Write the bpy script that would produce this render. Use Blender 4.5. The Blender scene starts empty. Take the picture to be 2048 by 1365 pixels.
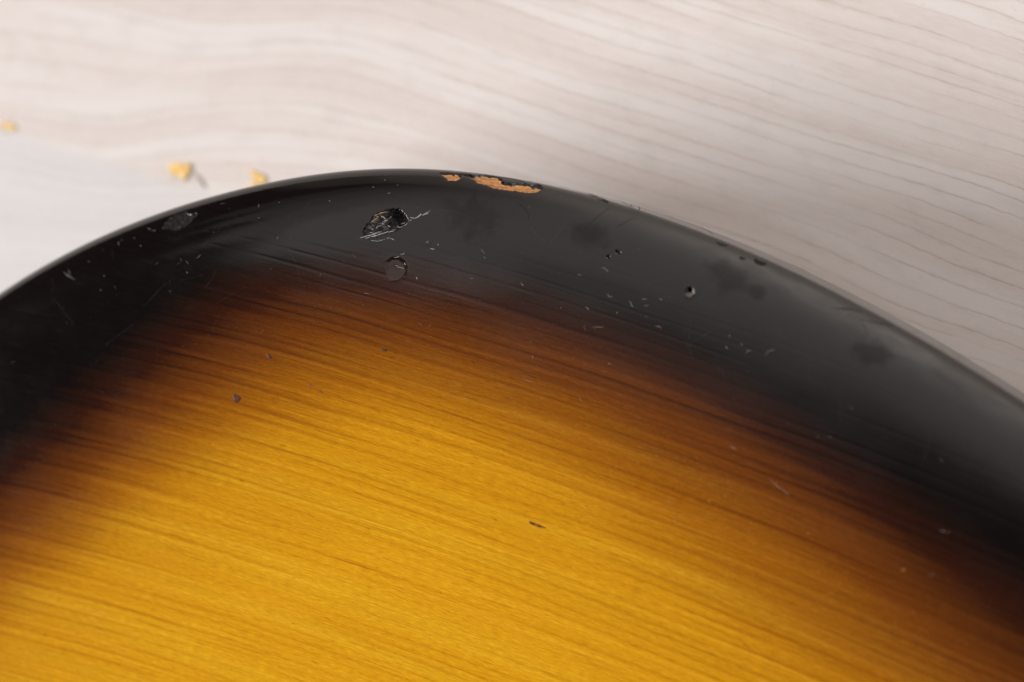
import bpy, math
import numpy as np
from mathutils import Matrix, Vector
MM = 0.001
scene = bpy.context.scene
COL = scene.collection
rng = np.random.default_rng(7)

# ---------------------------------------------------------------- camera
cd = bpy.data.cameras.new('camera'); cam = bpy.data.objects.new('camera', cd); COL.objects.link(cam); scene.camera = cam
cd.sensor_width = 36.0; cd.lens = 60.0; cd.clip_start = 0.01; cd.clip_end = 20.0
CAM_R = ((0.940151,-0.005236,0.340719),(-0.005236,0.999542,0.029809),(-0.340719,-0.029809,0.939693))
CAM_P = Vector((107.216,-1.722,293.508))*MM
cam.matrix_world = Matrix.Translation(CAM_P) @ Matrix(CAM_R).to_4x4()
cd.dof.use_dof = True; cd.dof.focus_distance = 0.271; cd.dof.aperture_fstop = 8.5

# ---------------------------------------------------------------- world, lamps, exposure
world = bpy.data.worlds.new('World'); scene.world = world; world.use_nodes = True
bg = world.node_tree.nodes['Background']; bg.inputs[0].default_value = (0.9, 0.95, 1.0, 1); bg.inputs[1].default_value = 0.035

def area(name, loc, target, sx, sy, watts, color, roll=0.0):
    l = bpy.data.lights.new(name, 'AREA'); l.shape = 'RECTANGLE'; l.size = sx; l.size_y = sy; l.energy = watts; l.color = color
    o = bpy.data.objects.new(name, l); COL.objects.link(o); o.location = loc
    q = (Vector(target)-Vector(loc)).to_track_quat('-Z', 'Y'); o.rotation_euler = (q.to_matrix() @ Matrix.Rotation(roll, 3, 'Z')).to_euler()
    return o
# low window to the left of the bench: key light, casts the body's soft shadow to the right
KEY_AZ, KEY_EL, KEY_D = math.radians(189), math.radians(31), 5.0
area('window_light', (KEY_D*math.cos(KEY_AZ)*math.cos(KEY_EL), KEY_D*math.sin(KEY_AZ)*math.cos(KEY_EL), KEY_D*math.sin(KEY_EL)+0.03), (0, 0, 0.03), 2.40, 1.54, 330.0, (0.985, 0.985, 0.99))
# added, unseen ceiling and wall panels, strengths stepped to shape the lacquer's grey sheen
def panel(name, corner, ea, eb, la, lb, radiance, color):
    l = bpy.data.lights.new(name, 'AREA'); l.shape = 'RECTANGLE'; l.size = la; l.size_y = lb; l.energy = radiance*math.pi*la*lb; l.color = color
    o = bpy.data.objects.new(name, l); COL.objects.link(o); ea = Vector(ea).normalized(); eb = Vector(eb).normalized()
    o.matrix_world = Matrix.Translation(Vector(corner)+ea*la/2+eb*lb/2) @ Matrix((ea, eb, ea.cross(eb))).transposed().to_4x4()
    return o
A_, B_ = Vector((0.965, -0.262, 0)), Vector((0.262, 0.965, 0))
P0 = Vector((-0.581, 0.037, 1.0))
PALE, WARM = (1.0, 0.955, 0.925), (1.0, 0.875, 0.785)
DOWN = Vector((0, 0, -1)); W0 = P0+B_*1.552
def ceil(a0, a1, *steps):
    for b0, b1, L in steps: panel('ceiling_sheen_panel', P0+A_*a0+B_*b0, A_, B_, a1-a0-0.001, b1-b0-0.001, L, PALE)
def wall(a0, a1, L): panel('wall_sheen_panel', W0+A_*a0, A_, DOWN, a1-a0-0.001, 0.99, L, WARM)
ceil(0.55, 1.15, (-0.02, 0.04, 0.12), (0.04, 0.09, 0.34), (0.09, 0.15, 0.62), (0.15, 0.40, 0.92), (0.40, 0.65, 1.2), (0.65, 0.95, 1.7), (0.95, 1.55, 3.0))
ceil(0.25, 0.55, (-0.02, 0.03, 0.22), (0.03, 0.10, 0.60), (0.10, 0.40, 0.92), (0.40, 0.80, 1.05), (0.80, 1.55, 1.3))
ceil(0.0, 0.25, (0.015, 0.40, 0.9), (0.40, 1.55, 0.78))
ceil(-0.12, 0.0, (0.10, 1.55, 0.55)); ceil(-0.28, -0.12, (0.30, 1.55, 0.35)); ceil(-0.52, -0.28, (0.50, 1.55, 0.18))
wall(0.55, 1.20, 5.2); wall(0.05, 0.55, 1.5); wall(-0.25, 0.05, 0.8); wall(-0.60, -0.25, 0.45); wall(-1.10, -0.60, 0.22)

scene.view_settings.view_transform = 'Standard'; scene.view_settings.look = 'None'
scene.view_settings.exposure = 0.0; scene.view_settings.gamma = 1.0
scene.render.engine = 'CYCLES'

# ---------------------------------------------------------------- node helpers
class NT:
    def __init__(self, name):
        self.m = bpy.data.materials.new(name); self.m.use_nodes = True; self.t = self.m.node_tree
        self.bsdf = self.t.nodes['Principled BSDF']
    def n(self, typ, **kw):
        nd = self.t.nodes.new(typ)
        for k, v in kw.items(): setattr(nd, k, v)
        return nd
    def put(self, sock, v):
        if isinstance(v, bpy.types.NodeSocket): self.t.links.new(v, sock)
        elif v is not None:
            if isinstance(v, (tuple, list)) and len(v) == 3 and sock.type == 'RGBA': v = (*v, 1)
            sock.default_value = v
    def math(self, op, a, b=None, c=None, clamp=False):
        nd = self.n('ShaderNodeMath', operation=op, use_clamp=clamp)
        for i, v in enumerate((a, b, c)):
            if v is not None: self.put(nd.inputs[i], v)
        return nd.outputs[0]
    def add(self, a, b): return self.math('ADD', a, b)
    def sub(self, a, b): return self.math('SUBTRACT', a, b)
    def mul(self, a, b): return self.math('MULTIPLY', a, b)
    def xyz(self, x, y, z=0.0):
        nd = self.n('ShaderNodeCombineXYZ')
        for i, v in enumerate((x, y, z)): self.put(nd.inputs[i], v)
        return nd.outputs[0]
    def noise(self, vec, scale=1.0, detail=2.0, rough=0.5, dist=0.0):
        nd = self.n('ShaderNodeTexNoise'); self.put(nd.inputs['Vector'], vec)
        nd.inputs['Scale'].default_value = scale; nd.inputs['Detail'].default_value = detail
        nd.inputs['Roughness'].default_value = rough; nd.inputs['Distortion'].default_value = dist
        return nd.outputs[0]
    def edge1d(self, v, scale, rand=1.0):
        nd = self.n('ShaderNodeTexVoronoi', voronoi_dimensions='1D', feature='DISTANCE_TO_EDGE')
        self.put(nd.inputs['W'], v); nd.inputs['Scale'].default_value = scale; nd.inputs['Randomness'].default_value = rand
        return nd.outputs['Distance']
    def cell1d(self, v, scale, rand=1.0):
        nd = self.n('ShaderNodeTexVoronoi', voronoi_dimensions='1D', feature='F1')
        self.put(nd.inputs['W'], v); nd.inputs['Scale'].default_value = scale; nd.inputs['Randomness'].default_value = rand
        return nd.outputs['Color']
    def ss(self, v, a, b, lo=0.0, hi=1.0):
        nd = self.n('ShaderNodeMapRange', interpolation_type='SMOOTHSTEP')
        for i, x in enumerate((v, a, b, lo, hi)): self.put(nd.inputs[i], x)
        return nd.outputs[0]
    def lin(self, v, a, b, lo=0.0, hi=1.0):
        nd = self.n('ShaderNodeMapRange')
        for i, x in enumerate((v, a, b, lo, hi)): self.put(nd.inputs[i], x)
        return nd.outputs[0]
    def ramp(self, v, stops):
        nd = self.n('ShaderNodeValToRGB'); e = nd.color_ramp.elements
        while len(e) < len(stops): e.new(0.5)
        for el, (p, c) in zip(e, stops): el.position = p; el.color = (*c, 1)
        self.put(nd.inputs[0], v); return nd.outputs[0]
    def mix(self, f, a, b, mode='MIX'):
        nd = self.n('ShaderNodeMix', data_type='RGBA', blend_type=mode)
        self.put(nd.inputs[0], f); self.put(nd.inputs[6], a); self.put(nd.inputs[7], b); return nd.outputs[2]
    def coords(self):
        tc = self.n('ShaderNodeTexCoord'); sc = self.n('ShaderNodeVectorMath', operation='SCALE')
        self.t.links.new(tc.outputs['Object'], sc.inputs[0]); sc.inputs['Scale'].default_value = 1000.0
        sp = self.n('ShaderNodeSeparateXYZ'); self.t.links.new(sc.outputs[0], sp.inputs[0])
        return sc.outputs[0], sp.outputs[0], sp.outputs[1], sp.outputs[2]
    def attr(self, name): return self.n('ShaderNodeAttribute', attribute_name=name).outputs['Fac']
    def bump(self, h, dist, strength=1.0, normal=None):
        nd = self.n('ShaderNodeBump'); nd.inputs['Distance'].default_value = dist*MM; nd.inputs['Strength'].default_value = strength
        self.put(nd.inputs['Height'], h); self.put(nd.inputs['Normal'], normal) if normal is not None else None
        return nd.outputs[0]
    def set(self, **kw):
        for k, v in kw.items(): self.put(self.bsdf.inputs[k.replace('_', ' ')], v)
        return self.m

def link(name, verts, faces, mat, parent=None, smooth=True):
    me = bpy.data.meshes.new(name)
    verts = np.asarray(verts, np.float32); me.vertices.add(len(verts)); me.vertices.foreach_set('co', (verts*MM).astype(np.float32).ravel())
    if isinstance(faces, np.ndarray):
        k = faces.shape[1]; cnt = np.full(len(faces), k, np.int32); flat = faces.astype(np.int32).ravel()
    else:
        cnt = np.array([len(f) for f in faces], np.int32); flat = np.concatenate([np.asarray(f, np.int32) for f in faces])
    me.loops.add(len(flat)); me.loops.foreach_set('vertex_index', flat)
    me.polygons.add(len(cnt)); me.polygons.foreach_set('loop_start', np.r_[0, np.cumsum(cnt)[:-1]].astype(np.int32)); me.polygons.foreach_set('loop_total', cnt)
    me.update(calc_edges=True); me.validate()
    (me.shade_smooth if smooth else me.shade_flat)()
    me.materials.append(mat)
    o = bpy.data.objects.new(name, me); COL.objects.link(o); o.parent = parent
    return o
def tag(o, label=None, cat=None, group=None, kind=None):
    for k, v in (('label', label), ('category', cat), ('group', group), ('kind', kind)):
        if v: o[k] = v
    return o
# ---------------------------------------------------------------- materials
def table_material():
    t = NT('whitewashed_wood'); P, x, y, z = t.coords()
    # growth rings run down to the right and flatten into a loose cathedral figure at the left
    xs = t.add(x, 30.0)
    bend = t.mul(t.add(xs, t.math('SQRT', t.add(t.mul(xs, xs), 900.0))), 0.155)
    v = t.add(t.add(y, bend), t.mul(x, 0.07))
    left = t.ss(x, 10.0, -70.0)
    big = t.sub(t.noise(t.xyz(t.mul(x, 0.010), t.mul(y, 0.022)), 1.0, 1.0), 0.5)
    v = t.add(v, t.mul(big, t.lin(left, 0, 1, 9.0, 26.0)))
    v = t.add(v, t.mul(t.sub(t.noise(t.xyz(t.mul(x, 0.05), t.mul(v, 0.12)), 1.0, 2.0), 0.5), 1.5))
    v = t.add(v, t.mul(t.sub(t.noise(t.xyz(t.mul(x, 0.45), t.mul(v, 0.6)), 1.0, 2.0), 0.5), 0.55))
    u = t.sub(x, t.mul(y, 0.3))
    along = t.noise(t.xyz(t.mul(u, 0.03), t.mul(v, 0.35)), 1.0, 3.0)
    e = t.edge1d(v, 0.36); line = t.mul(t.ss(e, 0.085, 0.0), t.ss(along, 0.33, 0.62, 0.18, 1.0))
    halo = t.mul(t.ss(e, 0.30, 0.0), t.ss(along, 0.3, 0.7))
    e2 = t.edge1d(t.add(v, 31.7), 0.6); line2 = t.mul(t.ss(e2, 0.07, 0.0), t.ss(t.noise(t.xyz(t.mul(u, 0.05), t.mul(v, 0.5), 5.0), 1.0, 2.0), 0.48, 0.7, 0.0, 0.6))
    band = t.noise(t.xyz(t.mul(u, 0.008), t.mul(v, 0.15)), 1.0, 2.0)
    fibre = t.noise(t.xyz(t.mul(u, 0.35), t.mul(v, 2.6)), 1.0, 3.0, 0.6)
    mott = t.noise(t.xyz(t.mul(u, 0.12), t.mul(v, 0.3), 9.0), 1.0, 3.0)
    c = t.mix(t.ss(band, 0.36, 0.64), (0.655, 0.568, 0.530), (0.715, 0.652, 0.622))
    c = t.mix(t.ss(mott, 0.45, 0.75, 0.0, 0.35), c, (0.56, 0.495, 0.46))
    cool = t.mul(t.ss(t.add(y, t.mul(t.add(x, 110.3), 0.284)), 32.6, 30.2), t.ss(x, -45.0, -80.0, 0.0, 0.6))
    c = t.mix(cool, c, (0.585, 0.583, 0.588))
    kx, ky = t.add(x, 116.0), t.add(y, 9.5)
    kd = t.math('SQRT', t.add(t.mul(kx, kx), t.mul(ky, ky)))
    knot = t.ss(t.math('ABSOLUTE', t.sub(t.add(kd, t.mul(t.sub(mott, 0.5), 4.0)), 8.0)), 1.3, 0.0, 0.0, 0.45)
    c = t.mix(knot, c, (0.46, 0.33, 0.28))
    c = t.mix(t.mul(halo, 0.16), c, (0.50, 0.43, 0.40))
    weak = t.lin(left, 0, 1, 1.0, 0.55)
    c = t.mix(t.mul(t.mul(line, 0.46), weak), c, (0.40, 0.285, 0.22))
    c = t.mix(t.mul(t.mul(line2, 0.6), weak), c, (0.42, 0.34, 0.30))
    c = t.mix(t.ss(fibre, 0.40, 0.66, 0.0, 0.35), c, (0.705, 0.672, 0.655))
    pores = t.ss(t.noise(t.xyz(t.mul(u, 0.6), t.mul(v, 1.6), 3.0), 1.0, 2.0), 0.64, 0.74, 0.0, 0.22)
    c = t.mix(pores, c, (0.45, 0.37, 0.33))
    h = t.sub(t.mul(fibre, 0.4), t.mul(line, 0.6))
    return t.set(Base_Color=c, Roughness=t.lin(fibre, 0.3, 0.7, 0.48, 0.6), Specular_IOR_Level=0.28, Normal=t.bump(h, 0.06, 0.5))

def grain(t, x, y):
    """across- and along-grain coordinates (mm) of the ash body, the grain fanning slightly to the right"""
    v = t.add(t.add(y, t.mul(x, 0.265)), t.mul(t.mul(x, x), 0.0007))
    u = t.sub(x, t.mul(y, 0.35))
    w = t.sub(t.noise(t.xyz(t.mul(u, 0.012), t.mul(v, 0.06)), 1.0, 2.0), 0.5)
    v = t.add(v, t.mul(w, 2.2))
    v = t.add(v, t.mul(t.sub(t.noise(t.xyz(t.mul(u, 0.06), t.mul(v, 0.3)), 1.0, 2.0), 0.5), 0.35))
    return u, v

def lacquer_material():
    t = NT('sunburst_lacquer'); P, x, y, z = t.coords()
    u, v = grain(t, x, y)
    b = t.attr('burst'); smudge = t.attr('smudge')
    streak = t.noise(t.xyz(t.mul(u, 0.010), t.mul(v, 0.85)), 1.0, 3.0, 0.62)
    ring = t.noise(t.xyz(t.mul(u, 0.006), t.mul(v, 0.16), 4.0), 1.0, 1.0)
    e = t.edge1d(v, 0.58)
    along = t.noise(t.xyz(t.mul(u, 0.02), t.mul(v, 0.4), 2.0), 1.0, 2.0)
    line = t.mul(t.ss(e, 0.26, 0.0), t.ss(along, 0.38, 0.62, 0.1, 1.0))
    fine = t.noise(t.xyz(t.mul(u, 0.05), t.mul(v, 2.8), 6.0), 1.0, 3.0, 0.65)
    fibre = t.noise(t.xyz(t.mul(u, 0.55), t.mul(v, 4.5), 8.0), 1.0, 2.0, 0.6)
    speck = t.noise(P, 2.2, 2.0, 0.6)
    # the burst is sprayed over the figure: brown, then black
    bb = t.add(b, t.mul(t.sub(streak, 0.5), 0.24)); bb = t.add(bb, t.mul(t.sub(fine, 0.5), 0.12)); bb = t.sub(bb, t.mul(line, 0.045))
    bb = t.add(bb, t.mul(t.sub(speck, 0.5), 0.10))
    bs = t.math('MULTIPLY', bb, 1/1.8, clamp=True)
    c = t.ramp(bs, [(0.0, (0.0048, 0.0030, 0.0026)), (0.06/1.8, (0.0085, 0.0040, 0.0028)), (0.26/1.8, (0.030, 0.0075, 0.0030)), (0.55/1.8, (0.150, 0.040, 0.0045)),
                    (0.82/1.8, (0.33, 0.112, 0.0045)), (1.1/1.8, (0.555, 0.240, 0.0060)), (1.6/1.8, (0.655, 0.305, 0.0080))])
    amt = t.ss(b, 0.1, 0.9)
    c = t.mix(t.mul(t.ss(ring, 0.46, 0.64, 0.0, 0.6), amt), c, t.mix(1.0, c, (1.02, 1.12, 1.4), 'MULTIPLY'))
    c = t.mix(t.mul(t.ss(streak, 0.50, 0.66, 0.0, 0.7), amt), c, t.mix(1.0, c, (1.12, 1.18, 1.7), 'MULTIPLY'))
    c = t.mix(t.mul(line, 0.42), c, t.mix(1.0, c, (0.66, 0.54, 0.38), 'MULTIPLY'))
    c = t.mix(t.ss(fine, 0.46, 0.30, 0.0, 0.75), c, t.mix(1.0, c, (0.72, 0.62, 0.5), 'MULTIPLY'))
    c = t.mix(t.ss(fibre, 0.52, 0.66, 0.0, 0.55), c, t.mix(1.0, c, (1.28, 1.34, 1.7), 'MULTIPLY'))
    c = t.mix(t.ss(fibre, 0.46, 0.34, 0.0, 0.55), c, t.mix(1.0, c, (0.75, 0.68, 0.6), 'MULTIPLY'))
    pore = t.ss(t.noise(t.xyz(t.mul(u, 0.35), t.mul(v, 1.3), 11.0), 1.0, 2.0), 0.70, 0.76)
    c = t.mix(t.mul(pore, 0.5), c, t.mix(1.0, c, (0.45, 0.32, 0.2), 'MULTIPLY'))
    # film sunk a little into the grain, plus the long soft waves of a polished finish
    wave = t.noise(P, 0.06, 1.0); sink = t.add(t.mul(line, -1.0), t.mul(streak, 0.6))
    nb = t.bump(wave, 0.10, 1.0)
    nb = t.bump(sink, 0.0035, 1.0, nb)
    nb = t.bump(t.noise(P, 1.6, 2.0, 0.6), 0.002, 1.0, nb)
    haze = t.noise(P, 0.10, 3.0, 0.6)
    rough = t.lin(haze, 0.35, 0.65, 0.075, 0.125)
    swirl = t.noise(t.xyz(t.mul(u, 0.25), t.mul(v, 1.5), 20.0), 1.0, 3.0)
    rough = t.add(rough, t.ss(swirl, 0.55, 0.75, 0.0, 0.04))
    rough = t.add(rough, t.mul(smudge, 0.10)); rough = t.add(rough, t.mul(t.attr('worn'), 0.36))
    coat = t.sub(1.0, t.mul(smudge, 0.55))
    return t.set(Base_Color=c, Roughness=0.6, Specular_IOR_Level=0.0, Coat_Weight=coat, Coat_Roughness=rough, Coat_IOR=1.5, Coat_Normal=nb, Normal=nb)

def bare_wood_material():
    t = NT('bare_wood'); P, x, y, z = t.coords(); u, v = grain(t, x, y)
    f = t.noise(t.xyz(t.mul(u, 0.9), t.mul(v, 3.6), t.mul(z, 3.6)), 1.0, 4.0, 0.75)
    g = t.noise(t.xyz(t.mul(u, 1.5), t.mul(v, 5.0), t.mul(z, 5.0)), 1.0, 3.0, 0.75)
    c = t.mix(t.ss(f, 0.40, 0.60), (0.44, 0.19, 0.065), (0.66, 0.345, 0.14))
    c = t.mix(t.ss(g, 0.58, 0.70), c, (0.78, 0.55, 0.35)); c = t.mix(t.ss(g, 0.40, 0.31), c, (0.09, 0.012, 0.006))
    return t.set(Base_Color=c, Roughness=0.75, Specular_IOR_Level=0.3, Normal=t.bump(f, 0.25, 1.0))

def flake_material(name, base, warm, gloss):
    t = NT(name); P, x, y, z = t.coords(); u, v = grain(t, x, y)
    f = t.noise(t.xyz(t.mul(u, 0.9), t.mul(v, 2.4), t.mul(z, 2.4)), 1.0, 4.0, 0.7)
    c = t.mix(t.ss(f, 0.52, 0.66), base, warm)
    return t.set(Base_Color=c, Roughness=gloss, Specular_IOR_Level=0.12, Normal=t.bump(f, 0.18, 1.0))

def plain(name, c1, c2, scale, rough, spec=0.4):
    t = NT(name); P, x, y, z = t.coords(); f = t.noise(P, scale, 3.0, 0.6)
    return t.set(Base_Color=t.mix(t.ss(f, 0.35, 0.65), c1, c2), Roughness=rough, Specular_IOR_Level=spec)

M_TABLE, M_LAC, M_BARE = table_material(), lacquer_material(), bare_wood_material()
M_FLAKE = flake_material('chipped_black_lacquer', (0.010, 0.009, 0.009), (0.055, 0.045, 0.042), 0.42)
M_SCUFF = flake_material('scuffed_lacquer', (0.008, 0.006, 0.006), (0.035, 0.024, 0.020), 0.5)
M_GOUGE = flake_material('gouged_lacquer', (0.006, 0.005, 0.005), (0.09, 0.08, 0.078), 0.5)
M_HOLE = plain('hole_wood', (0.06, 0.05, 0.044), (0.13, 0.105, 0.085), 3.0, 0.6)
M_PIT = plain('dark_pit', (0.004, 0.003, 0.003), (0.012, 0.009, 0.008), 3.0, 0.7, 0.2)
M_CRACK = plain('crack_dark', (0.003, 0.003, 0.003), (0.010, 0.009, 0.008), 2.0, 0.8, 0.1)  # near-black threads drawn along the crack lines
M_DING = plain('ding_resin', (0.035, 0.012, 0.005), (0.13, 0.04, 0.009), 1.6, 0.35, 0.18)
M_STAIN = plain('stain', (0.10, 0.025, 0.004), (0.24, 0.08, 0.006), 1.5, 0.5, 0.2)
M_GLINT = plain('splinter_glint_lacquer', (0.20, 0.195, 0.19), (0.62, 0.60, 0.58), 2.0, 0.5)  # white lacquer fragments, their glints painted in as pale colour
M_SPLINTER = plain('wood_splinter', (0.22, 0.11, 0.05), (0.42, 0.24, 0.12), 2.0, 0.7)
M_LINT = plain('lint', (0.26, 0.23, 0.20), (0.50, 0.46, 0.41), 1.0, 0.9, 0.2)
M_CRUMB = plain('crumb_wood', (0.80, 0.45, 0.12), (0.90, 0.68, 0.30), 0.9, 0.8, 0.2)
M_CRUMB2 = plain('crumb_bark', (0.28, 0.15, 0.09), (0.50, 0.27, 0.12), 0.9, 0.8, 0.2)
M_GREY = plain('grey_fibre', (0.36, 0.34, 0.33), (0.48, 0.46, 0.45), 0.8, 0.9, 0.2)
M_RUB = plain('rub_marks', (0.34, 0.14, 0.02), (0.52, 0.26, 0.05), 1.0, 0.6, 0.2)
M_HAIR = plain('hairline_scratch', (0.05, 0.05, 0.05), (0.12, 0.115, 0.11), 1.0, 0.6, 0.3)
# ---------------------------------------------------------------- geometry of the guitar body (millimetres)
T = 45.0                                # slab thickness
OUT = [(-155.5,-98.5),(-128,-44),(-105,-19),(-83.6,-3.5),(-67.7,4.7),(-51,10.9),(-35.3,14.9),(-15.2,17.75),(1.5,17.75),(22.7,14.4),
       (43.9,7.75),(63.9,-1.1),(81.6,-10.9),(100,-22.5),(120,-35.5),(148,-56),(188,-72),(232,-86),(268,-124),(273,-190),
       (252,-262),(208,-322),(150,-340),(105,-322),(68,-304),(24,-301),(-34,-306),(-90,-287),(-134,-247),(-158,-192),(-163,-142)]

def periodic_spline(P, n=6000):
    P = np.asarray(P, float); N = len(P)
    h = np.linalg.norm(np.roll(P, -1, 0) - P, axis=1); hm = np.roll(h, 1)
    A = np.zeros((N, N)); B = np.zeros((N, 2))
    for i in range(N):
        A[i, (i-1) % N] += hm[i]; A[i, i] += 2*(h[i]+hm[i]); A[i, (i+1) % N] += h[i]
        B[i] = 6*((P[(i+1) % N]-P[i])/h[i] - (P[i]-P[i-1])/hm[i])
    m = np.linalg.solve(A, B)
    t = np.r_[0, np.cumsum(h)]; q = np.linspace(0, t[-1], n, endpoint=False)
    i = np.searchsorted(t, q, 'right') - 1; a = (q - t[i])[:, None]; hh = h[i][:, None]; j = (i+1) % N
    return (m[i]*(hh-a)**3 + m[j]*a**3)/(6*hh) + (P[i]/hh - m[i]*hh/6)*(hh-a) + (P[j]/hh - m[j]*hh/6)*a

def make_outline():
    q = periodic_spline(OUT, 8000)
    d = np.linalg.norm(np.roll(q, -1, 0) - q, axis=1); s = np.r_[0, np.cumsum(d)]
    i0 = np.argmin((q[:, 0]+14)**2 + (q[:, 1]-17.8)**2)      # s = 0 at the top of the visible arc
    return q, s[:-1] - s[i0], s[-1]
OQ, OS, OL = make_outline()
def outline_at(s):
    s = np.asarray(s, float)
    def ip(a, ss):
        return np.interp(ss, np.r_[OS[-1]-OL, OS, OS[0]+OL], np.r_[a[-1], a, a[0]])
    w = lambda x: (x - OS[0]) % OL + OS[0]
    e = 1.5
    p = np.stack([ip(OQ[:, 0], w(s)), ip(OQ[:, 1], w(s))], -1)
    a = np.stack([ip(OQ[:, 0], w(s+e)), ip(OQ[:, 1], w(s+e))], -1); b = np.stack([ip(OQ[:, 0], w(s-e)), ip(OQ[:, 1], w(s-e))], -1)
    t = a - b; t /= np.linalg.norm(t, axis=-1)[..., None]
    return p, np.stack([-t[..., 1], t[..., 0]], -1)          # clockwise path: outward normal
# top edge: rolls over with steadily growing curvature, tightest where it meets the side; the back edge is a plain round-over
QW, RL = 24.0, 28.0
_q = np.linspace(0, 1, 6001); _t = np.pi/2*_q**5.2; _d = QW/6000
_xi = np.r_[0, np.cumsum(np.cos(_t[:-1])*_d)]; _zd = np.r_[0, np.cumsum(np.sin(_t[:-1])*_d)]; RO, RB = _xi[-1], _zd[-1]
_w = QW*(1-_q)[::-1]; _ins = (RO-_xi)[::-1]; _z = (RB-_zd)[::-1]; _th = _t[::-1]
QB = RL*np.pi/2; WALL = T-RB-RL
def profile(w):
    """w = arc length over the edge: 0 at the top of the side wall, growing inwards. -> inset, z, normal(out, up)"""
    w = np.asarray(w, float); c = np.clip(w, 0, QW); th = np.interp(c, _w, _th); no, nz = np.sin(th), np.cos(th)
    ins = np.where(w >= 0, np.interp(c, _w, _ins) + np.maximum(w-QW, 0), 0.0); z = np.where(w >= 0, T-RB+np.interp(c, _w, _z), T-RB+w)
    no = np.where(w >= 0, no, 1.0); nz = np.where(w >= 0, nz, 0.0)
    lw = -w - WALL; tl = np.clip(lw/RL, 0, np.pi/2); low = lw > 0
    ins = np.where(low, RL*(1-np.cos(tl)) + np.maximum(lw-QB, 0), ins); z = np.where(low, RL*(1-np.sin(tl)), z)
    no = np.where(low, np.cos(tl), no); nz = np.where(low, -np.sin(tl), nz)
    return ins, z, no, nz
def surf(s, w):
    p, n = outline_at(s); ins, z, no, nz = profile(w)
    P = np.concatenate([p - n*ins[..., None], z[..., None]], -1)
    N = np.concatenate([n*no[..., None], nz[..., None]], -1)
    return P, N
# ---- wear marks: (s, w) = along the rim, over the edge, in mm; x, y on the flat top or table
CHIP_SMALL = [(18.0,2.1),(19.3,2.15),(21.35,2.05),(21.9,2.45),(21.9,3.1),(21.4,3.55),(20.3,3.6),(19.55,3.3),(18.7,2.65)]
CHIP_LONG = [(22.65,2.1),(23.95,2.2),(25.15,1.25),(26.4,1.2),(27.8,1.5),(28.55,2.0),(29.15,2.85),(30.25,2.85),(31.65,2.45),(32.95,2.15),(34.0,2.45),(35.3,2.15),(35.7,2.5),(35.05,3.4),(33.75,3.7),(31.7,3.8),(29.75,4.05),(28.0,4.1),(26.45,3.8),(25.05,3.4),(24.05,2.9)]
FLAKE_DARK = [(21.35,1.7),(23.05,1.55),(23.9,2.1),(23.0,2.25),(22.2,2.2)]
FLAKE_END = [(33.4,2.1),(34.1,1.15),(35.05,1.35),(35.65,2.15),(35.15,2.15),(34.15,2.35)]
FLAKE_EDGE = [(38.65,-2.5),(40.45,-2.5),(42.45,-2.5),(46.0,0.8),(46.4,1.6),(45.75,1.7),(44.45,1.6),(43.6,1.0)]
SCUFF = [(-32.7,5.7),(-32.25,4.65),(-31.25,3.95),(-29.8,3.75),(-28.25,3.75),(-27.35,4.4),(-25.9,4.85),(-25.7,5.15),(-26.8,5.65),(-27.05,6.35),(-28.15,6.5),(-29.75,6.9),(-31.2,6.4)]
GOUGE = [(5.5,13.55),(6.5,11.75),(7.5,10.4),(8.45,9.8),(10.35,9.15),(11.8,9.05),(13.05,9.35),(13.95,10.25),(14.05,10.95),(12.75,12.05),(11.9,12.6),(9.55,13.25),(7.0,13.75)]
GOUGE_DEEP = [(12.9,10.4)]
RING = [(12.3,18.45),(14.65,18.35),(12.2,16.55)]
HOLE = [(64.35,11.0),(65.25,10.65),(64.1,10.5)]
NICKS = [(51.25,9.15),(65.4,1.7),(71.9,2.1),(69.3,2.9),(50.0,10.3)]
SMUDGES = [[(23.9,9.65),(28.55,8.45)],[(45.55,8.35),(47.55,7.5)],[(68.25,6.8),(70.15,6.75)],[(73.05,7.1),(73.9,6.7)],[(92.45,6.85),(94.3,7.35)],[(-28.5,12.35),(-25.85,12.4)]]
CRACKS = [[(28.4,1.1),(29.75,0.9),(31.65,1.25),(32.25,1.6),(33.15,1.9)],[(28.35,1.55),(29.3,2.85),(30.2,2.8),(31.6,2.3)],[(32.35,0.3),(30.55,-7.85),(30.9,-10.5)],[(33.65,-11.55),(34.45,-12.05),(35.15,-11.95)],[(24.1,4.9),(24.85,5.2),(25.3,5.7),(25.35,6.1)],[(32.8,5.9),(33.7,6.25),(34.2,6.6)],[(39.0,-11.05),(42.75,-3.7),(44.95,-0.2),(46.3,1.45)],[(44.9,-11.05),(50.2,1.55),(51.6,1.75)],[(46.15,-12.3),(48.4,-4.05),(50.9,1.3)],[(53.4,-13.0),(52.8,-12.9),(52.0,-12.9)],[(55.55,-13.0),(57.8,-13.0),(60.6,-8.7),(62.45,-3.55)],[(51.55,2.9),(50.6,4.3),(49.5,5.55)],[(34.15,6.5),(35.05,7.1),(35.25,7.85)],[(47.2,2.5),(46.3,4.45),(45.2,6.5)],[(47.2,-12.75),(49.55,-5.25),(51.55,1.9)],[(84.75,4.05),(85.95,3.45),(87.35,2.55),(88.65,2.15)],[(89.1,3.65),(91.05,2.7),(92.05,2.3),(93.45,1.25)],[(95.75,-5.1),(96.45,-8.0)],[(89.5,3.85),(90.85,4.6),(91.25,5.35)],[(73.75,-13.6),(75.6,-13.55),(76.8,-13.65)],[(-8.2,4.4),(-7.8,3.45),(-7.05,2.9)],[(-24.7,10.05),(-23.8,10.7),(-21.6,11.0)],[(-22.85,8.75),(-20.7,9.4),(-19.8,9.8)],[(10.9,20.8),(11.85,20.45),(12.9,20.4),(13.7,19.85),(14.7,19.1)],[(7.4,14.1),(8.55,14.4),(9.3,14.35)]]
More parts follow.
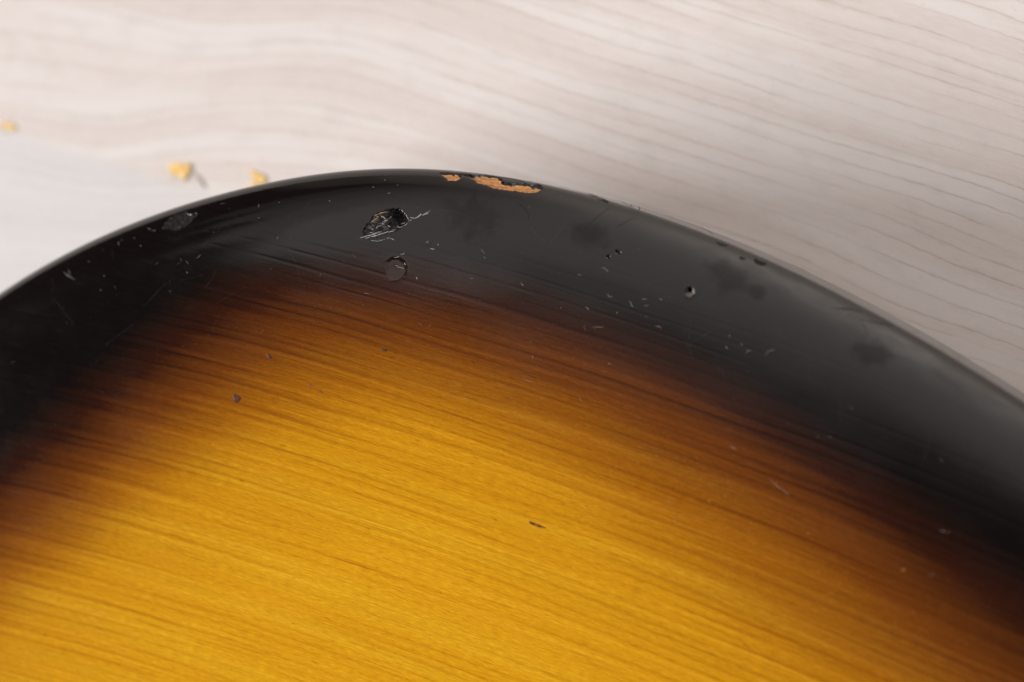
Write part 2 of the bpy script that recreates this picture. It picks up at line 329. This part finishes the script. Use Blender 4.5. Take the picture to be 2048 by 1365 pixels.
GLINTS = [[(5.55,13.55),(6.5,13.35),(7.55,13.15),(8.55,12.85),(9.55,12.6)],[(6.4,13.7),(8.3,13.4),(10.3,12.75),(11.9,12.45)],[(9.5,11.55),(9.75,10.95),(10.45,10.65),(11.15,10.2)],[(8.25,12.2),(8.75,11.8),(9.25,11.7)],[(9.2,10.2),(9.95,10.45),(10.2,10.75)],[(10.35,11.55),(10.75,11.8),(11.2,11.9)],[(12.7,11.35),(13.55,11.1)],[(12.25,11.8),(12.75,11.95),(13.25,11.9)],[(14.7,10.25),(15.1,10.45),(15.55,10.4),(16.15,10.1),(16.55,9.85),(16.45,9.6)],[(16.9,9.85),(17.65,9.6),(18.25,9.15)],[(14.4,10.95),(15.0,10.6)],[(7.15,12.75),(7.8,12.85)],[(7.5,12.3),(7.9,12.2)],[(10.35,13.8),(11.1,13.7),(12.0,14.05)],[(7.55,14.05),(8.8,14.2),(10.1,13.9)],[(12.3,18.05),(13.1,18.25),(14.0,18.4)],[(11.95,16.75),(13.15,16.65)],[(13.25,16.15),(14.0,16.2)],[(13.6,11.7),(14.1,11.5),(14.2,11.2)],[(10.3,12.2),(10.65,12.15)],[(18.1,14.15),(18.3,14.1),(18.45,13.85)],[(18.9,15.0),(19.75,15.0)],[(20.15,14.15),(20.45,14.4)],[(16.5,19.55),(16.9,19.9)]]
LINT = [[(49.5,12.15),(50.05,12.15),(50.75,12.45)],[(45.95,14.3),(46.55,14.2)],[(51.75,15.7),(52.3,16.0),(52.75,15.75)],[(48.85,18.65),(49.55,18.75)],[(51.0,21.25),(53.0,20.6)],[(55.75,15.55),(56.25,16.05),(56.6,16.2)],[(57.6,14.6),(58.3,14.35)],[(58.3,15.45),(59.0,15.1)],[(60.25,13.6),(60.7,13.6)],[(79.3,14.8),(79.45,13.95),(80.25,13.4)],[(76.3,15.85),(76.5,15.35),(76.95,15.15)],[(73.0,16.05),(73.5,16.5)],[(72.85,14.6),(73.0,14.5)],[(59.15,16.85),(59.3,16.85)],[(61.1,17.6),(62.05,17.5),(62.25,17.65)],[(55.7,25.6),(56.3,25.5)],[(54.45,17.8),(54.25,18.0)],[(75.05,14.95),(75.4,14.85)],[(18.05,13.95),(18.4,14.05)],[(18.8,15.0),(19.7,14.95)],[(28.35,14.05),(29.05,14.6)],[(29.0,15.15),(29.35,15.25)],[(5.9,22.45),(7.05,22.6)],[(27.1,18.75),(27.75,18.75)],[(36.55,17.85),(37.15,18.15)],[(7.2,5.35),(7.5,5.45)],[(10.15,6.5),(10.6,6.4)],[(9.0,3.95),(9.2,4.2)],[(-0.55,7.25),(-0.3,7.45)],[(16.5,19.6),(16.85,19.9)],[(-54.15,5.95),(-53.3,7.25),(-52.15,8.35)],[(-53.05,5.95),(-52.9,7.1),(-52.6,7.85)],[(-53.7,6.6),(-53.05,7.5)],[(-35.8,4.75),(-35.3,5.05)],[(-35.0,5.5),(-34.3,5.6)],[(-42.05,5.2),(-41.9,5.9)],[(-37.65,7.35),(-37.45,7.6)],[(-33.8,16.3),(-33.8,16.7)],[(-29.7,14.25),(-29.4,14.45)],[(-47.75,11.9),(-47.45,12.05)],[(-46.15,9.9),(-46.05,10.1)],[(-13.85,5.95),(-13.8,6.65)],[(-14.05,8.4),(-13.75,8.45)],[(-10.0,6.3),(-9.9,6.4)],[(-38.8,5.45),(-38.6,5.75)],[(-48.6,6.25),(-48.5,6.6)],[(-10.9,12.3),(-10.55,12.05)],[(-30.15,11.65),(-30.15,12.35)],[(-29.2,12.45),(-28.85,13.05)],[(-27.05,12.55),(-26.1,12.1)],[(-59.8,1.0),(-59.55,1.0)],[(74.8,41.0),(75.5,40.95)],[(59.55,45.05),(60.1,45.05)],[(77.4,43.3),(77.85,43.15)],[(27.5,40.05),(28.2,40.1)],[(41.45,32.25),(43.05,32.2)],[(89.1,30.8),(91.15,31.0),(93.15,31.2)],[(80.5,29.15),(82.0,29.25)],[(115.15,23.65),(116.45,23.15)]]
DINGS = [(-31.04,-19.29),(-24.87,-12.32),(-4.41,-11.11),(-17.57,-16.88),(21.15,-38.01),(76.81,-42.16)]
SPLINTERS = [[(7.5,11.15),(8.25,10.65),(8.7,10.4)],[(8.45,9.95),(9.4,9.65),(10.3,9.45)],[(7.95,10.2),(8.55,9.95)],[(8.2,10.4),(8.95,10.2)]]
CRUMBS = [(-68.54,21.94),(-66.74,22.57),(-50.91,20.09),(-52.24,18.2),(-108.59,32.35),(-65.52,21.75)]
BURST = [[(-81.3,22.1),(-59.4,20.5),(-39.1,15.9),(-21.7,11.6),(-6.6,10.9),(9.0,11.6),(22.5,12.7),(41.3,13.2),(59.4,13.7),(77.8,14.9),(96.4,16.4),(114.2,17.2),(126.3,17.7)],[(-93.3,35.0),(-69.3,35.6),(-45.8,32.2),(-25.8,27.7),(-8.7,24.8),(9.1,25.3),(24.6,26.1),(45.4,26.2),(65.2,26.7),(84.9,27.7),(105.1,29.8),(123.8,32.5),(137.3,34.3)],[(-109.8,48.0),(-81.9,49.8),(-54.0,46.6),(-31.0,43.3),(-11.5,40.5),(9.3,38.7),(27.3,39.3),(51.5,42.0),(75.8,46.8),(99.1,49.4),(119.2,51.4)]]
# ---------------------------------------------------------------- the table
def slab(name, x0, x1, y0, y1, z0, z1, r, mat):
    s = [(x0, y0), (x1, y0), (x1, y1), (x0, y1)]; V = []; F = []
    for ins, zz in ((0, z0), (0, z1-r), (r*0.3, z1-r*0.3), (r, z1)):
        V += [(x + (ins if x == x0 else -ins), y + (ins if y == y0 else -ins), zz) for x, y in s]
    for k in range(3):
        for i in range(4): F.append((4*k+i, 4*k+(i+1) % 4, 4*k+4+(i+1) % 4, 4*k+4+i))
    F += [(3, 2, 1, 0), (12, 13, 14, 15)]
    return link(name, V, F, mat, None, False)
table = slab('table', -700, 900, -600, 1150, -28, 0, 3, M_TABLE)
tag(table, 'whitewashed wood grain table top under the guitar body', 'table', kind='structure')

# ---------------------------------------------------------------- noise and masks for the wear
def vnoise(x, y, seed=0):
    xi = np.floor(x).astype(np.int64); yi = np.floor(y).astype(np.int64); fx = x-xi; fy = y-yi
    fx = fx*fx*(3-2*fx); fy = fy*fy*(3-2*fy)
    def h(a, b):
        n = (a*374761393 + b*668265263 + seed*1442695041) & 0x7fffffff
        n = ((n ^ (n >> 13))*1274126177) & 0x7fffffff
        return ((n ^ (n >> 16)) & 0xffff)/65535.0
    return (h(xi, yi)*(1-fx)+h(xi+1, yi)*fx)*(1-fy) + (h(xi, yi+1)*(1-fx)+h(xi+1, yi+1)*fx)*fy
def fbm(x, y, seed=0, o=3):
    a = 0; g = 1.0; tot = 0
    for k in range(o): a = a + g*vnoise(x*2**k, y*2**k, seed+k); tot += g; g *= 0.55
    return a/tot
def inside(poly, x, y):
    r = np.zeros(x.shape, bool); n = len(poly)
    for i in range(n):
        x0, y0 = poly[i]; x1, y1 = poly[(i+1) % n]
        if y0 == y1: continue
        c = (y0 > y) != (y1 > y)
        r ^= c & (x < (x1-x0)*(y-y0)/(y1-y0)+x0)
    return r
def edge_distance(poly, x, y):
    d = np.full(x.shape, 1e9); n = len(poly)
    for i in range(n):
        a = np.array(poly[i]); b = np.array(poly[(i+1) % n]); ab = b-a; L = max((ab**2).sum(), 1e-9)
        t = np.clip(((x-a[0])*ab[0]+(y-a[1])*ab[1])/L, 0, 1)
        d = np.minimum(d, np.hypot(x-a[0]-t*ab[0], y-a[1]-t*ab[1]))
    return d

# ---------------------------------------------------------------- the guitar body
body = bpy.data.objects.new('guitar_body', None); COL.objects.link(body); body.empty_display_size = 0.02; body.location.z = 0.0003
tag(body, 'worn sunburst electric guitar body, amber centre and chipped black rim', 'guitar body')

def spaced(spans):
    r = []
    for a, b, st in spans: r += list(np.linspace(a, b, max(int(round((b-a)/st)), 1), endpoint=False))
    return np.array(r)
GS = 0.14
sv = spaced([(-100, 122, GS), (122, 140, 0.6), (140, OL-118, 3.0), (OL-118, OL-100, 0.6)])
wv = np.r_[spaced([(-WALL-QB-14, -WALL-QB, 3.5), (-WALL-QB, -WALL, 0.9), (-WALL, -9, 1.0), (-9, 26, GS), (26, QW+10, 0.5)]), QW+10]
S, W = np.meshgrid(sv, wv, indexing='ij'); NSV, NWV = S.shape
P, N = surf(S, W)
ident = np.zeros(S.shape, np.int32); disp = np.zeros(S.shape); smud = np.zeros(S.shape)
js = (fbm(S*1.6, W*1.6, 3)-0.5)*0.55 + (fbm(S*5, W*5, 9, 2)-0.5)*0.22; jw = (fbm(S*1.6, W*1.6, 13)-0.5)*0.55 + (fbm(S*5, W*5, 19, 2)-0.5)*0.22

def carve(poly, idn, depth, rim=0.18, rough=0.15, fs=0.8, fw=3.0, seed=1, jit=1.0):
    m = inside(poly, S+js*jit, W+jw*jit); d = edge_distance(poly, S, W)
    dd = depth*np.clip(0.35+d/rim*0.65, 0, 1) + rough*(fbm(S*fs, W*fw, seed, 4)-0.5)*2
    disp[m] = -np.maximum(dd, 0.04)[m]; ident[m] = idn
    return m
for pl in (CHIP_SMALL, CHIP_LONG): carve([(a+0.12, c-0.30) for a, c in pl], 3, 0.16, 0.3, 0.08, 1, 2, 55, 1.3)
carve(CHIP_SMALL, 1, 0.38, 0.5, 0.16, 0.8, 3.2, 31); carve(CHIP_LONG, 2, 0.50, 0.6, 0.20, 0.8, 3.2, 41)
carve(FLAKE_DARK, 3, 0.30, 0.3, 0.10, 1, 2, 51, 0.5); carve(FLAKE_END, 4, 0.28, 0.3, 0.14, 1.5, 2, 61); carve(FLAKE_EDGE, 5, 0.26, 0.5, 0.06, 1, 2, 71, 0.7)
carve(SCUFF, 6, 0.22, 0.9, 0.16, 1.6, 1.6, 81)
m = carve(GOUGE, 7, 0.10, 1.2, 0.20, 0.9, 2.6, 91)
gs, gw = GOUGE_DEEP[0]
g2 = np.exp(-(((S-gs)/1.5)**2 + ((W-gw)/1.2)**2)); terr = np.floor((g2 + 0.25*fbm(S*1.4, W*2.2, 97))*5)/5
disp[m] -= (1.3*(0.55*g2 + 0.45*terr))[m]
# pressed ring beside the gouge, deep on its upper right side
(rc, rw), (re, _), (_, rt) = RING
ex, ey = (S-rc)/2.05, (W-rw)/1.85; rr = np.hypot(ex, ey) + (fbm(S*0.7, W*0.7, 15)-0.5)*0.45; tilt = np.clip((ex*0.62 - ey*0.78)*0.5+0.55, 0, 1)
ringd = np.where(rr < 1, -0.045*(1-rr**2) - (0.20*np.clip(tilt-0.25, 0, 1)**2*np.clip(rr, 0.25, 1)**2)*np.clip((1-rr)/0.22, 0, 1), 0.008*np.exp(-((rr-1.1)/0.10)**2)*tilt)
sel = (ident == 0) & (rr < 1.5); disp[sel] += ringd[sel]
# countersunk screw hole
hs, hw = HOLE[0]
hr = np.hypot(S-hs, W-hw)*(1+0.12*(fbm(S*2, W*2, 5)-0.5)); h2 = np.hypot(S-hs+0.10, W-(hw-0.32))
cone = hr < 0.72; pit = cone & (h2 < 0.32)
disp[cone] = -np.clip((0.72-hr)*0.75, 0.05, 0.5)[cone]; ident[cone] = 8; disp[pit] = -2.2; ident[pit] = 9
lip = (hr >= 0.72) & (hr < 1.2); disp[lip] += (0.02*(1-(hr-0.72)/0.48))[lip]
for k, (ns, nw) in enumerate(NICKS):
    a, c = [(0.5, 0.24), (0.9, 0.42), (0.9, 0.6), (0.4, 0.25), (0.28, 0.2)][k]
    q = np.hypot((S-ns)/a+js*0.6, (W-nw)/c+jw*0.6) < 1; disp[q] = -0.20; ident[q] = 10+k
for k, ((s0, w0), (s1, w1)) in enumerate(SMUDGES):
    rad = [3.6, 2.2, 2.4, 1.2, 2.0, 2.6][k]
    q = np.hypot((S-(s0+s1)/2)/(rad*1.45), (W-(w0+w1)/2)/rad) + (fbm(S*0.55, W*0.65, 200+k)-0.5)*1.4
    smud = np.maximum(smud, np.clip((1.2-q)/0.7, 0, 1)*[0.45, 0.65, 0.55, 0.6, 0.6, 0.3][k])
P = P + N*disp[..., None]
# satin wear where the forearm rubs the right-hand edge
worn = np.clip((S-5)/60, 0, 1)*np.clip((15.5-W)/10, 0, 1)*np.clip((W+0.5)/1.5, 0, 1)*(0.75+0.5*fbm(S*0.25, W*0.8, 77)); worn[(S > 150)] = 0

# inner rings close the flat top and back towards a centre point
CEN = np.array([20.0, -150.0])
top_edge, bot_edge = P[:, -1, :], P[:, 0, :]
fr = np.r_[np.linspace(0, 1, 44)[1:-1]]
topv = top_edge[:, None, :]*(1-fr)[None, :, None] + np.array([*CEN, T])[None, None, :]*fr[None, :, None]
botv = bot_edge[:, None, :]*(1-fr[::6])[None, ::-1, None] + np.array([*CEN, 0.0])[None, None, :]*fr[::6][None, ::-1, None]
full = np.concatenate([botv, P, topv], 1); nb_ = botv.shape[1]; NT_ = full.shape[1]
fid = np.zeros((NSV, NT_), np.int32); fid[:, nb_:nb_+NWV] = ident
V = np.concatenate([full.reshape(-1, 3), [[*CEN, 0.0], [*CEN, T]]]); ib, it = NSV*NT_, NSV*NT_+1
ii = np.arange(NSV)[:, None]; jj = np.arange(NT_-1)[None, :]; i2 = (ii+1) % NSV
quads = np.stack([ii*NT_+jj, ii*NT_+jj+1, i2*NT_+jj+1, i2*NT_+jj], -1).reshape(-1, 4)[:, ::-1]
ff = fid.ravel(); qa = ff[quads]; same = (qa == qa[:, :1]).all(1); face_id = np.where(same, qa[:, 0], 0)
i = np.arange(NSV); tri_t = np.stack([i*NT_+NT_-1, np.full(NSV, it), ((i+1) % NSV)*NT_+NT_-1], -1)[:, ::-1]; tri_b = np.stack([((i+1) % NSV)*NT_, np.full(NSV, ib), i*NT_], -1)[:, ::-1]

# sprayed burst: how far each point lies inside the black, brown and amber limits
def nearest_outline(xy):
    o = OQ[::8]; os_ = OS[::8]; r = np.empty(len(xy)); ss = np.empty(len(xy))
    for a in range(0, len(xy), 20000):
        d = ((xy[a:a+20000, None, :]-o[None])**2).sum(-1); k = d.argmin(1); r[a:a+20000] = np.sqrt(d[np.arange(len(k)), k]); ss[a:a+20000] = os_[k]
    return ss, r
def limit(tab, s):
    t = np.array(tab); base = t[:, 1].mean(); order = np.argsort(t[:, 0])
    xs = np.r_[-260, t[order, 0], 300]; ys = np.r_[base, t[order, 1], base]
    g = np.linspace(-300, 340, 1281); yy = np.interp(g, xs, ys); k = np.exp(-np.linspace(-3, 3, 61)**2/2); k /= k.sum()
    yy = np.convolve(np.pad(yy, 30, mode='edge'), k, 'valid')
    return np.interp((s+OL/2) % OL - OL/2, g, yy)
Sf = np.repeat(sv[:, None], NT_, 1); INS = np.zeros((NSV, NT_)); INS[:, nb_:nb_+NWV] = profile(W)[0]; INS[:, :nb_+int((wv < 0).sum())] = 0
ns_, nr_ = nearest_outline(topv.reshape(-1, 3)[:, :2]); Sf[:, nb_+NWV:] = ns_.reshape(NSV, -1); INS[:, nb_+NWV:] = nr_.reshape(NSV, -1)
la, lb_, lc = (limit(b, Sf) for b in BURST)
burst = np.where(INS < lb_, 0.5*(INS-la)/(lb_-la), np.where(INS < lc, 0.5+0.5*(INS-lb_)/(lc-lb_), 1+0.6*(INS-lc)/24.0))
burst = np.clip(burst, -0.6, 1.7); burst[:, :nb_] = -0.6
burst = np.r_[burst.ravel(), -0.6, 1.7]; smf = np.zeros((NSV, NT_)); smf[:, nb_:nb_+NWV] = smud; smf = np.r_[smf.ravel(), 0, 0]; wof = np.zeros((NSV, NT_)); wof[:, nb_:nb_+NWV] = worn; wof = np.r_[wof.ravel(), 0, 0]

def sub_mesh(name, mask, tris=None, mat=M_LAC, label=None, smooth=True):
    q = quads[mask]; F = [q] + ([tris] if tris is not None else [])
    used = np.unique(np.concatenate([f.ravel() for f in F])); re_ = np.full(len(V), -1, np.int64); re_[used] = np.arange(len(used))
    if tris is None: o = link(name, V[used], re_[q], mat, body, smooth)
    else: o = link(name, V[used], [tuple(f) for f in re_[q].tolist()] + [tuple(f) for f in re_[tris].tolist()], mat, body, smooth)
    for nm, arr in (('burst', burst), ('smudge', smf), ('worn', wof)):
        at = o.data.attributes.new(nm, 'FLOAT', 'POINT'); at.data.foreach_set('value', arr[used].astype(np.float32))
    if label: o['label'] = label
    return o
sub_mesh('lacquered_slab', face_id == 0, np.concatenate([tri_t, tri_b]))
PARTS = {1: ('bare_wood_chip', M_BARE, 'small patch of bare tan wood on the rim'), 2: ('bare_wood_chip', M_BARE, 'long patch of bare tan wood on the rim'),
         3: ('lacquer_flake', M_FLAKE, None), 4: ('lacquer_flake', M_FLAKE, None), 5: ('lacquer_flake', M_FLAKE, None), 6: ('scuff', M_SCUFF, 'rough dark scuff on the rim'),
         7: ('gouge', M_GOUGE, 'splintered gouge in the black lacquer'), 8: ('screw_hole', M_HOLE, 'small countersunk screw hole'), 9: ('screw_hole_bore', M_PIT, None)}
for k in range(1, 15):
    if not (face_id == k).any(): continue
    nm, mt, lb = PARTS.get(k, ('nick', M_PIT, None))
    sub_mesh(nm, face_id == k, None, mt, lb, k != 2 and k != 1)

# ---------------------------------------------------------------- thin marks that follow the surface
def surface_at(s, w):
    Pq, Nq = surf(np.asarray(s, float), np.asarray(w, float)); a = np.searchsorted(sv, s).clip(0, NSV-1); b = np.searchsorted(wv, w).clip(0, NWV-1)
    return Pq + Nq*disp[a, b][..., None], Nq
def strand(pts, r, lift=0.0, wob=0.0, flat=1.0, n=None, seed=0):
    """a thin flattened thread along surface coordinates (s, w)"""
    p = np.array(pts, float); L = np.r_[0, np.cumsum(np.linalg.norm(np.diff(p, axis=0), axis=1))]
    n = n or max(4, int(L[-1]/0.22)+1); q = np.linspace(0, L[-1], n); g = np.random.default_rng(seed)
    s = np.interp(q, L, p[:, 0]); w = np.interp(q, L, p[:, 1])
    if len(p) > 2:
        for _ in range(2): s[1:-1] = (s[:-2]+2*s[1:-1]+s[2:])/4; w[1:-1] = (w[:-2]+2*w[1:-1]+w[2:])/4
    s = s + g.normal(0, wob, n); w = w + g.normal(0, wob, n)
    C, Nn = surface_at(s, w); tg = np.gradient(C, axis=0); tg /= np.linalg.norm(tg, axis=1)[:, None]+1e-9; sd = np.cross(tg, Nn)
    rad = r*np.sin(np.linspace(0.35, np.pi-0.35, n))**0.5*g.uniform(0.7, 1.2, n)
    C = C + Nn*lift; K = 5; V_ = []
    for k in range(K):
        a = 2*np.pi*k/K; V_.append(C + sd*(rad*math.cos(a))[:, None] + Nn*(rad*flat*math.sin(a))[:, None])
    V_ = np.stack(V_, 1).reshape(-1, 3); F = []
    for i_ in range(n-1):
        for k in range(K): F.append((i_*K+k, i_*K+(k+1) % K, (i_+1)*K+(k+1) % K, (i_+1)*K+k))
    F += [tuple(range(K))[::-1], tuple(range((n-1)*K, n*K))]
    return V_, F
for k, c in enumerate(CRACKS):
    V_, F = strand(c, 0.085 if k in (0, 1, 6, 15, 16, 23) else 0.045, 0.0, 0.03, 0.5, seed=300+k); link('hairline_crack', V_, F, M_CRACK, body)
for k, c in enumerate(GLINTS):
    for rep in range(2 if k < 10 else 1):
        g = np.random.default_rng(500+k*3+rep); c2 = [(a+g.normal(0, 0.09*rep), b+g.normal(0, 0.09*rep)) for a, b in c]
        V_, F = strand(c2, 0.036, 0.02, 0.06, 0.6, seed=400+k+50*rep); link('splinter_glint', V_, F, M_GLINT, body)
for k, c in enumerate(SPLINTERS):
    V_, F = strand(c, 0.10, 0.0, 0.05, 0.7, seed=480+k); link('wood_splinter', V_, F, M_SPLINTER, body)
def blob(name, x, y, z, rx, ry, h, ang, mat, parent, seed, rings=4, K=14, lumps=0.35):
    g = np.random.default_rng(seed); V_ = [(0, 0, h)]; F = []; off = g.uniform(0, 50, 3)
    for r_ in range(1, rings+1):
        f = r_/rings
        for k in range(K):
            a = 2*np.pi*k/K; n_ = 1+lumps*math.sin(2*a+off[0])*0.6+lumps*math.sin(3*a+off[1])*0.5+g.normal(0, lumps*0.15)
            V_.append((rx*f*n_*math.cos(a), ry*f*n_*math.sin(a), h*(1-f**2)*(1+g.normal(0, lumps*0.5)) if r_ < rings else -0.02))
    for k in range(K): F.append((0, 1+k, 1+(k+1) % K))
    for r_ in range(rings-1):
        for k in range(K): a = 1+r_*K; F.append((a+k, a+K+k, a+K+(k+1) % K, a+(k+1) % K))
    F.append(tuple(range(1+(rings-1)*K, 1+rings*K))[::-1])
    ca, sa = math.cos(ang), math.sin(ang)
    V_ = [(x+ca*a-sa*b, y+sa*a+ca*b, z+c) for a, b, c in V_]
    return link(name, V_, F, mat, parent)
for k, (x, y) in enumerate(DINGS):
    rx, ry, h, mt = [(1.05, 0.72, 0.03, M_DING), (0.75, 0.30, 0.03, M_DING), (0.6, 0.3, 0.03, M_DING), (0.9, 0.18, 0.04, M_STAIN), (2.1, 0.26, 0.015, M_STAIN), (0.4, 0.3, 0.05, M_STAIN)][k]
    blob('ding', x, y, T, rx, ry, h, -0.32, mt, body, 600+k)
blob('ding', DINGS[3][0]+1.8, DINGS[3][1]-1.0, T, 0.7, 0.14, 0.04, -0.4, M_STAIN, body, 640)

# ---------------------------------------------------------------- dust on the lacquer
DV, DF = [], []
def more(V_, F, acc=(DV, DF)):
    o = sum(len(v) for v in acc[0]); acc[0].append(np.asarray(V_)); acc[1].extend(tuple(a+o for a in f) for f in F)
for k, c in enumerate(LINT):
    more(*strand(c, 0.021, 0.012, 0.03, 0.8, n=max(6, int(4+len(c)*3)), seed=700+k))
for k in range(150):
    s0 = rng.uniform(-85, 118); w0 = rng.uniform(1, 32); a = rng.uniform(0, 6.28); l = rng.uniform(0.03, 0.12) if k % 7 else rng.uniform(0.25, 0.6)
    b = a+rng.normal(0, 0.7); p = [(s0, w0), (s0+l*math.cos(a), w0+l*math.sin(a)), (s0+l*math.cos(a)+l*math.cos(b), w0+l*math.sin(a)+l*math.sin(b))]
    more(*strand(p, rng.uniform(0.007, 0.016), 0.01, 0.01, 0.8, n=7, seed=1000+k))
dust = link('dust', np.concatenate(DV), DF, M_LINT); dust.location.z = 0.0003; tag(dust, 'pale specks of lint and dust scattered on the lacquer', 'dust', kind='stuff')

# ---------------------------------------------------------------- faint long hairline scratches in the black
HV, HF = [], []
for k in range(46):
    s0 = rng.uniform(-60, 115); w0 = rng.uniform(5, 27); a = rng.normal(-0.25, 0.55) if k % 3 else rng.uniform(0, 3.14); l = rng.uniform(2.0, 8.0); c = rng.normal(0, 0.25)
    p = [(s0+l*t_*math.cos(a+c*t_), min(max(w0+l*t_*math.sin(a+c*t_), 3.0), 31.0)) for t_ in np.linspace(0, 1, 6)]
    more(*strand(p, rng.uniform(0.005, 0.009), 0.0, 0.004, 0.6, n=14, seed=2000+k), (HV, HF))
hair = link('hairline_scratches', np.concatenate(HV), HF, M_HAIR, body); hair['kind'] = 'stuff'

# ---------------------------------------------------------------- a patch of short rub marks in the amber
RV, RF = [], []
for k in range(170):
    x = rng.normal(45, 15); y = -25-0.42*(x-20)+rng.normal(0, 4.0); a = -0.35+rng.normal(0, 0.7); l = rng.uniform(0.2, 0.7); c = rng.normal(0, 0.25)
    n_ = 4; pts = [(x+l*t_*math.cos(a+c*t_), y+l*t_*math.sin(a+c*t_)) for t_ in np.linspace(0, 1, n_)]; r_ = rng.uniform(0.010, 0.022); VV = []
    for i_, (px, py) in enumerate(pts):
        rr_ = r_*(1.0, 1.2, 1.0, 0.4)[i_]; VV += [(px-rr_*math.sin(a), py+rr_*math.cos(a), T), (px, py, T+rr_*0.5), (px+rr_*math.sin(a), py-rr_*math.cos(a), T)]
    more(VV, [f for i_ in range(n_-1) for f in ((3*i_, 3*i_+3, 3*i_+4, 3*i_+1), (3*i_+1, 3*i_+4, 3*i_+5, 3*i_+2))], (RV, RF))
rub = link('rub_marks', np.concatenate(RV), RF, M_RUB, body); rub['kind'] = 'stuff'

# ---------------------------------------------------------------- crumbs on the table
def crumb(name, spec, label, grp=None):
    """a flat broken splinter: irregular polygon, bevelled, with a chipped top"""
    (x, y), L, Wd, H, ang, seed, mt = spec; g = np.random.default_rng(seed); K = 11; V_ = []; F = []
    rad = [g.uniform(0.5, 1.25) for _ in range(K)]
    for f, zz in ((0.92, 0.0), (1.0, 0.35), (0.9, 0.8), (0.45, 1.0)):
        for k in range(K):
            a = 2*np.pi*k/K; r_ = rad[k]*f
            V_.append((L*r_*math.cos(a), Wd*r_*math.sin(a), max(0.0, H*zz*(1+(g.normal(0, 0.18) if zz > 0.1 else 0)))))
    V_.append((0, 0, H*0.95))
    for r_ in range(3):
        for k in range(K): F.append((r_*K+k, r_*K+(k+1) % K, (r_+1)*K+(k+1) % K, (r_+1)*K+k))
    for k in range(K): F.append((3*K+k, 3*K+(k+1) % K, 4*K))
    F.append(tuple(range(K))[::-1]); ca, sa = math.cos(ang), math.sin(ang)
    o = link(name, [(ca*a-sa*b, sa*a+ca*b, c) for a, b, c in V_], F, mt, None, False); o.location = (x*MM, y*MM, 0.0002)
    return tag(o, label, 'wood crumb', 'wood crumbs on the table')
crumb('wood_crumb', (CRUMBS[0], 2.6, 1.5, 0.38, -0.6, 1, M_CRUMB), 'largest tan wood crumb lying on the pale table')
crumb('wood_crumb', (CRUMBS[1], 1.3, 1.0, 0.35, 0.3, 2, M_CRUMB), 'small yellow crumb touching the largest wood crumb')
crumb('wood_crumb', (CRUMBS[2], 2.9, 1.0, 0.3, -0.65, 3, M_CRUMB), 'slim tan splinter on the table nearest the black rim top')
crumb('wood_crumb', (CRUMBS[3], 1.6, 0.9, 0.35, 0.2, 4, M_CRUMB), 'orange crumb half hidden behind the black rim')
crumb('wood_crumb', (CRUMBS[4], 2.4, 0.7, 0.25, -0.3, 5, M_CRUMB), 'pale orange crumb at the left edge of the photo')

tail = np.array([(CRUMBS[5][0], CRUMBS[5][1]), (CRUMBS[5][0]+1.5, CRUMBS[5][1]-1.3), (CRUMBS[5][0]+2.3, CRUMBS[5][1]-2.6), (CRUMBS[5][0]+3.2, CRUMBS[5][1]-3.2)])
FV, FF = [], []
for i_, (x, y) in enumerate(tail):
    for k in range(6):
        a = 2*np.pi*k/6; r_ = (0.12, 0.18, 0.18, 0.08)[i_]; FV.append((x+r_*math.cos(a)*0.7, y+r_*math.cos(a)*0.7, r_+r_*math.sin(a)))
for i_ in range(3):
    for k in range(6): FF.append((i_*6+k, i_*6+(k+1) % 6, i_*6+6+(k+1) % 6, i_*6+6+k))
FF += [tuple(range(6))[::-1], tuple(range(18, 24))]
tag(link('grey_fibre', FV, FF, M_GREY), 'short grey fibre beside the largest wood crumb on the table', 'fibre')

GV, GF = [], []
for k in range(60):
    cx, cy = CRUMBS[(0, 0, 2, 3, 4)[k % 5]]; x, y = cx+rng.normal(0, 3.2), cy+rng.normal(0, 2.0); r_ = rng.uniform(0.08, 0.28); a = rng.uniform(0, 6.28)
    b_ = [(x+r_*math.cos(a+d)*q_, y+r_*math.sin(a+d)*q_, 0.02) for d, q_ in ((0, 1.6), (1.7, 0.7), (3.3, 1.2), (4.9, 0.6))]
    more(b_ + [(x, y, r_*0.7)], [(0, 1, 4), (1, 2, 4), (2, 3, 4), (3, 0, 4)], (GV, GF))
tag(link('wood_dust', np.concatenate(GV), GF, M_CRUMB, None, False), 'fine tan wood dust sprinkled around the crumbs on the table', 'wood dust', kind='stuff')
